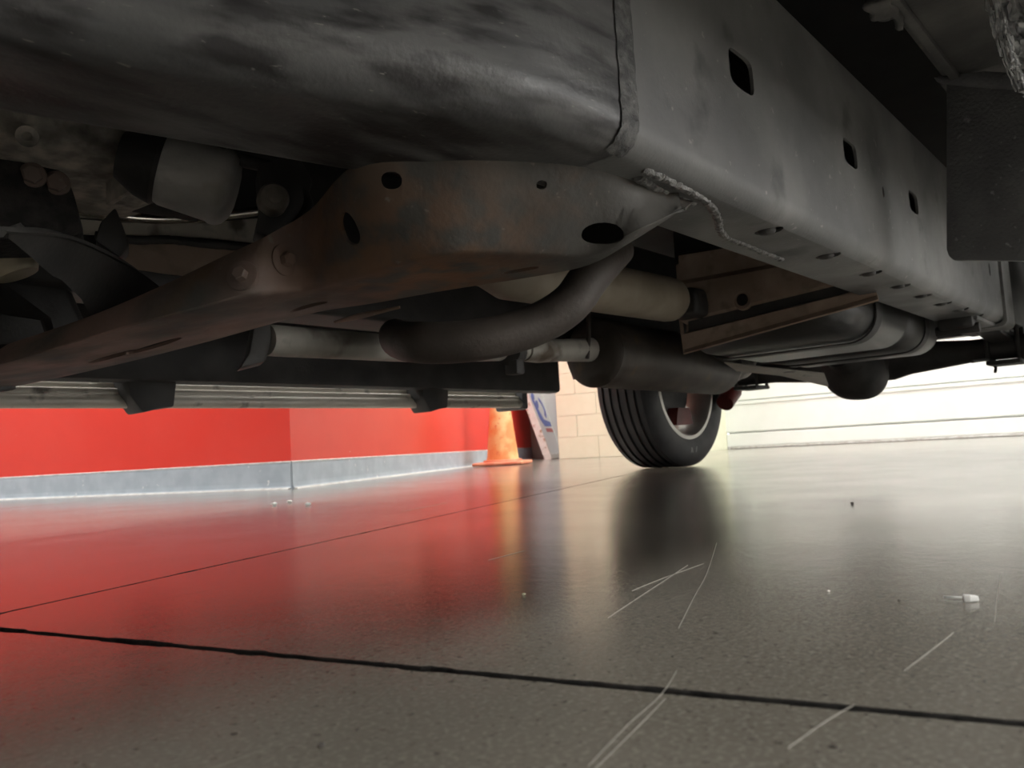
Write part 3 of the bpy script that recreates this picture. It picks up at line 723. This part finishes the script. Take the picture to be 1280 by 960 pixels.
# stepped profile: corrugated shield, rows run across the truck
prL = [(849, 320, 0), (850, 352, 0), (852, 358, .012), (853, 400, .012), (857, 405, -.008), (857, 416, -.008), (858, 420, .014), (860, 438, .014), (862, 444, .03)]
prR = [(1060, 285, 0), (1070, 312, 0), (1074, 318, .012), (1086, 344, .012), (1092, 350, -.008), (1094, 357, -.008), (1096, 361, .014), (1100, 371, .014), (1104, 378, .03)]
rw = []
for t_ in [i/14 for i in range(15)]:
    r_ = []
    for (a, b, da), (c, d_, dc) in zip(prL, prR):
        A = sh(a, b); B = sh(c, d_); q_ = A.lerp(B, t_); q_.x -= da; r_.append(q_)
    rw.append(r_)
svf = loft(rw); sbv = tree(svf)
shield = part('tank_shield', solidify(svf, .004), M_shield, smooth=30, label='ribbed brown sheet shield in front of the fuel tank')
p, n_ = hit(sbv, 929, 375)
if p:
    cut(shield, [xf(slot(p, n_, (0, 0, 1), .014, .021, .02, 20, 2), TI)])
    part('grommet', lathe([(-.004, .0001), (.002, .014), (.004, .018), (.006, .023), (.002, .026), (-.002, .026)], p-n_*.001, n_, 24), M_shield, shield, 60)
    part('hole_dark_disc', lathe([(.0035, .0001), (.0035, .015)], p+n_*.002, n_, 20), M_under, shield)  # near-black disc set over the open hole
part('recess_shade_strip', solidify(loft([[sh(858, 403).lerp(sh(1091, 347), t_)-V((.004, 0, 0)), sh(858, 416).lerp(sh(1095, 358), t_)-V((.004, 0, 0))] for t_ in (0.02, .25, .5, .75, .98)]), .003), M_dark, shield)  # dark strip stands in for overhang shade in the recess band
part('shield_lip', solidify(loft([[sh(849, 330), sh(846, 332)], [sh(853, 400), sh(850, 402)], [sh(860, 440), sh(855, 441)]]), .004), M_shield, shield)
# tank body: lofted along its length, rounded belly
rows = []
for x, ya, yb, z0 in ((1.83, .60, 1.00, .40), (1.86, .585, 1.01, .372), (1.95, .57, 1.02, .352), (2.3, .565, 1.02, .345), (2.31, .57, 1.015, .352), (2.35, .57, 1.015, .352), (2.36, .565, 1.02, .345), (2.66, .565, 1.02, .345), (2.72, .575, 1.01, .36), (2.76, .60, 1.0, .40)):
    rows.append([V((x, y, z)) for y, z in roundrect(ya, yb, z0, .70, [.07, .05, .03, .03], 7)])
tk = part('fuel_tank', loft_solid(rows), M_tank, smooth=45, label='black plastic fuel tank with rounded edges')
for x in (2.05, 2.52):
    pr = roundrect(.562, 1.023, .341, .71, [.072, .05, .03, .03], 7)
    part('tank_strap', hollow(x-.022, x+.022, pr, roundrect(.566, 1.019, .345, .706, [.07, .05, .03, .03], 7)), M_dark, tk, 40)
# skid under the tank's inner side: pale folded edge
part('tank_skid', solidify(loft([[P(905, 452, y=1.08), P(920, 462, y=1.08)], [P(960, 459, y=1.02), P(975, 468, y=1.05)], [P(1030, 466, y=.95), P(1036, 482, y=1.0)]]), .005), M_board, tk, 40)
# rear axle, differential, leaf springs
AX = 3.10; AZ = .375
axl = part('rear_axle', join(lathe([(-.80, .04), (.80, .04)], (AX, TY, AZ), (0, 1, 0), 24, cap=True), lathe([(-.36, .04), (-.16, .06), (-.1, .075), (.1, .075), (.16, .06), (.36, .04)], (AX, TY, AZ), (0, 1, 0), 28)), M_dark, smooth=50)
part('differential', lump((AX-.09, TY+.01, AZ-.012), (.14, .11, .13), .05, 12, 2.4), M_dark, axl, 60)
part('differential_nose', lathe([(0, .11), (.12, .07), (.2, .05), (.22, .045), (.22, .0001)], (AX-.08, TY, AZ), (-1, 0, .08), 28), M_dark, axl, 50)
for sy in (-1, 1):
    yy = TY+sy*.46
    lf = None
    for k in range(3):
        ln = (.62, .46, .3)[k]
        up_ = [V((AX+ln*t_, yy, AZ+.045-.014*k+.075*(t_*ln/.62)**2)) for t_ in (-1, -.75, -.5, -.25, 0, .25, .5, .75, 1)]
        rw = [[p+V((0, -.032, 0)), p+V((0, .032, 0)), p+V((0, .032, .011)), p+V((0, -.032, .011))] for p in up_]
        part('spring_leaf', loft_solid(rw), M_dark, axl, 30)
    part('u_bolt_plate', join(box(AX-.07, AX+.07, yy-.05, yy+.05, AZ-.06, AZ-.045, .004), *[tube([V((AX+a, yy+b, AZ-.058)), V((AX+a, yy+b, AZ+.08))], .007, 8) for a in (-.05, .05) for b in (-.045, .045)]), M_dark, axl, 40)
part('shock_absorber', tube([P(906, 504, y=1.62), P(915, 490, y=1.62), P(925, 440, y=1.58)], [.04, .045, .03], 18), M_red, axl, 50)
part('spring_hanger', join(box(2.44, 2.50, .43, .52, .39, .43, .01), tube([V((2.47, .42, .39)), V((2.47, .53, .39))], .014, 16)), M_dark, smooth=40)
part('brake_cable', tube(smooth_path([P(1215, 452, y=.5), P(1236, 450, y=.5), P(1244, 458, y=.5), P(1244, 465, y=.5)], 5), .005, 8), M_dark)

# wheels
def wheel(cx, cy, sgn):
    "sgn: +1 when the outer face looks towards +y"
    R = .375; hw = .128
    def tyre():
        pr = [(-.10, .235), (-.118, .242), (-.128, .275), (-.130, .305), (-.126, .335), (-.116, .356), (-.105, .367)]
        xs = [-.078, -.04, 0, .04, .078]
        for gx in xs:
            r_ = R-.002-(abs(gx)/.1)**2*.004
            pr += [(gx-.0075, r_), (gx-.0055, r_-.009), (gx+.0055, r_-.009), (gx+.0075, r_)]
        pr += [(.105, .367), (.116, .356), (.126, .335), (.130, .305), (.128, .275), (.118, .242), (.10, .235)]
        vs, fs = lathe(pr, (cx, cy, R-.006), (0, sgn, 0), 72)
        out = []
        for p in vs:
            if p.z < .0015: p = V((p.x, p.y, .0015))     # contact patch
            out.append(p)
        return out, fs
    t_ = part('tire', tyre(), M_rub, smooth=28, label='black tire with straight tread grooves')
    cz = R-.006
    # rim barrel seen from inside, lips on both sides
    part('rim', lathe([(-.112, .236), (-.118, .248), (-.121, .248), (-.122, .232), (-.112, .222), (-.09, .214), (.03, .205), (.10, .218), (.118, .246), (.121, .236), (.09, .228), (.02, .214), (-.09, .224)], (cx, cy, cz), (0, sgn, 0), 56, closed=True), M_rim, t_, 40, 'alloy rim')
    for k in range(6):
        an = 2*math.pi*k/6+.35; d_ = V((math.cos(an), 0, math.sin(an))); s_ = V((-math.sin(an), 0, math.cos(an)))
        c = V((cx, cy, cz)); o_ = V((0, sgn, 0))
        part('spoke', loft_solid([[c+d_*r_+s_*w_*a+o_*(q+h_*b) for a, b in ((-1, -1), (1, -1), (1, 1), (-1, 1))] for r_, w_, h_, q in ((.05, .03, .016, .045), (.13, .026, .014, .065), (.212, .036, .014, .075))]), M_rim, t_, 30)
    part('hub', lathe([(.02, .0001), (.02, .07), (.06, .07), (.075, .05), (.075, .0001)], (cx, cy, cz), (0, sgn, 0), 32), M_rim, t_, 40)
    part('brake_disc', lathe([(-.035, .06), (-.035, .165), (-.01, .165), (-.01, .06)], (cx, cy, cz), (0, sgn, 0), 40, closed=True), M_muf, t_, 40)
    part('backing_plate', lathe([(-.05, .0001), (-.05, .12), (-.04, .15), (-.037, .15)], (cx, cy, cz), (0, sgn, 0), 40), M_dark, t_, 40)
    cl = V((cx, cy-sgn*.03, cz)); cal = []
    for r_, w_ in ((.105, .05), (.14, .065), (.18, .075)):
        cal.append([cl+V((w_*a, sgn*.05*b-sgn*.02, -r_)) for a, b in ((-1, -1), (1, -1), (1, 1), (-1, 1))])
    part('brake_caliper', loft_solid(cal), M_red, t_, 30, 'red brake caliper')
    if sgn > 0 and cx > 2:       # worn white lettering low on the inner sidewall
        for k in range(2):
            an = math.radians(-92+k*8)
            c = V((cx, cy-.1305, cz))+V((math.cos(an), 0, math.sin(an)))*.295; dr = V((math.cos(an), 0, math.sin(an)))*.011; dt = V((-math.sin(an), 0, math.cos(an)))*.0085
            shp = [[(-1.3, 1.1), (-.4, 1.1), (0, .2), (.4, 1.1), (1.3, 1.1), (.5, -1), (-.5, -1)], [(-1.2, 1), (-.3, 1), (1.1, -1), (.3, -1)]][k]
            part('sidewall_letter', prism([c+dt*a+dr*b for a, b in shp], (0, .004, 0)), M_mark, t_, None)
    return t_
wheel(AX, 1.805, 1)
wheel(AX, 2*TY-1.805, -1)
wheel(AX-3.55, 1.805, 1)
wheel(AX-3.55, 2*TY-1.805, -1)

# far running board with brackets
rb = part('running_board', join(box(-.1, 2.22, 1.90, 2.02, .298, .322, .008, 2), tube([V((-.1, 1.905, .288)), V((2.22, 1.905, .293))], .017, 18), tube([V((-.1, 1.93, .325)), V((2.2, 1.93, .33))], .012, 14)), M_board, smooth=40, label='pale metal running board on the far side')
part('end_cap', box(2.20, 2.235, 1.885, 2.03, .27, .36, .01, 2), M_black, rb, 40)
for u in (190, 542):
    c = P(u, 500, y=1.86)
    o = part('board_bracket', join(prism([V((c.x-.07, 1.84, .39)), V((c.x+.06, 1.84, .39)), V((c.x+.045, 1.84, .272)), V((c.x+.01, 1.84, .268)), V((c.x-.03, 1.84, .258)), V((c.x-.06, 1.84, .30))], (0, .09, 0), .006)), M_dark, rb, 40)
# painted body shell
def side_poly(y):
    pts = [(-1.35, .55), (-.97, .55)]
    pts += [(AX-3.55+.5*math.cos(a), .36+.5*math.sin(a)) for a in [math.pi*(1-k/10) for k in range(11)] if True]
    pts += [(.1, .6), (2.5, .6)]
    pts += [(AX+.5*math.cos(a), .40+.48*math.sin(a)) for a in [math.pi*(1-k/10) for k in range(11)]]
    pts += [(3.75, .50), (4.35, .55), (4.35, 1.25), (1.95, 1.25), (1.85, 1.2), (-.2, 1.2), (-1.25, 1.1), (-1.4, .9)]
    return [V((x, y, z)) for x, z in pts]
part('body_side', prism(side_poly(-.10), (0, .06, 0)), M_paint, smooth=30, label='near body side panel')
part('body_side', prism(side_poly(1.88), (0, .06, 0)), M_paint, smooth=30, label='far body side panel')
part('rocker_panel', box(.1, 2.36, 1.82, 1.885, .33, .66, .015, 2), M_dark, smooth=40)
part('bed_floor', box(1.95, 4.3, -.04, 1.88, 1.0, 1.03), M_paint)
part('tailgate', box(4.3, 4.36, -.04, 1.88, .55, 1.25, .01), M_paint)
part('hood', prism([V((-1.4, -.04, .9)), V((-1.25, -.04, 1.1)), V((-.2, -.04, 1.22)), V((-.2, -.04, 1.0)), V((-1.35, -.04, .8))], (0, 1.92, 0)), M_paint)
part('front_bumper', box(-1.5, -1.3, -.05, 1.89, .42, .7, .04, 3), M_board, smooth=40)
cab = part('cab', prism([V((-.2, 0, 1.2)), V((.45, .12, 1.78)), V((1.75, .12, 1.8)), V((1.9, 0, 1.2))], (0, 1.84, 0), .03), M_paint, smooth=40)
part('side_window', prism([V((.0, -.015, 1.26)), V((.48, -.015, 1.7)), V((1.7, -.015, 1.72)), V((1.8, -.015, 1.26))], (0, .02, 0)), M_glass, cab)
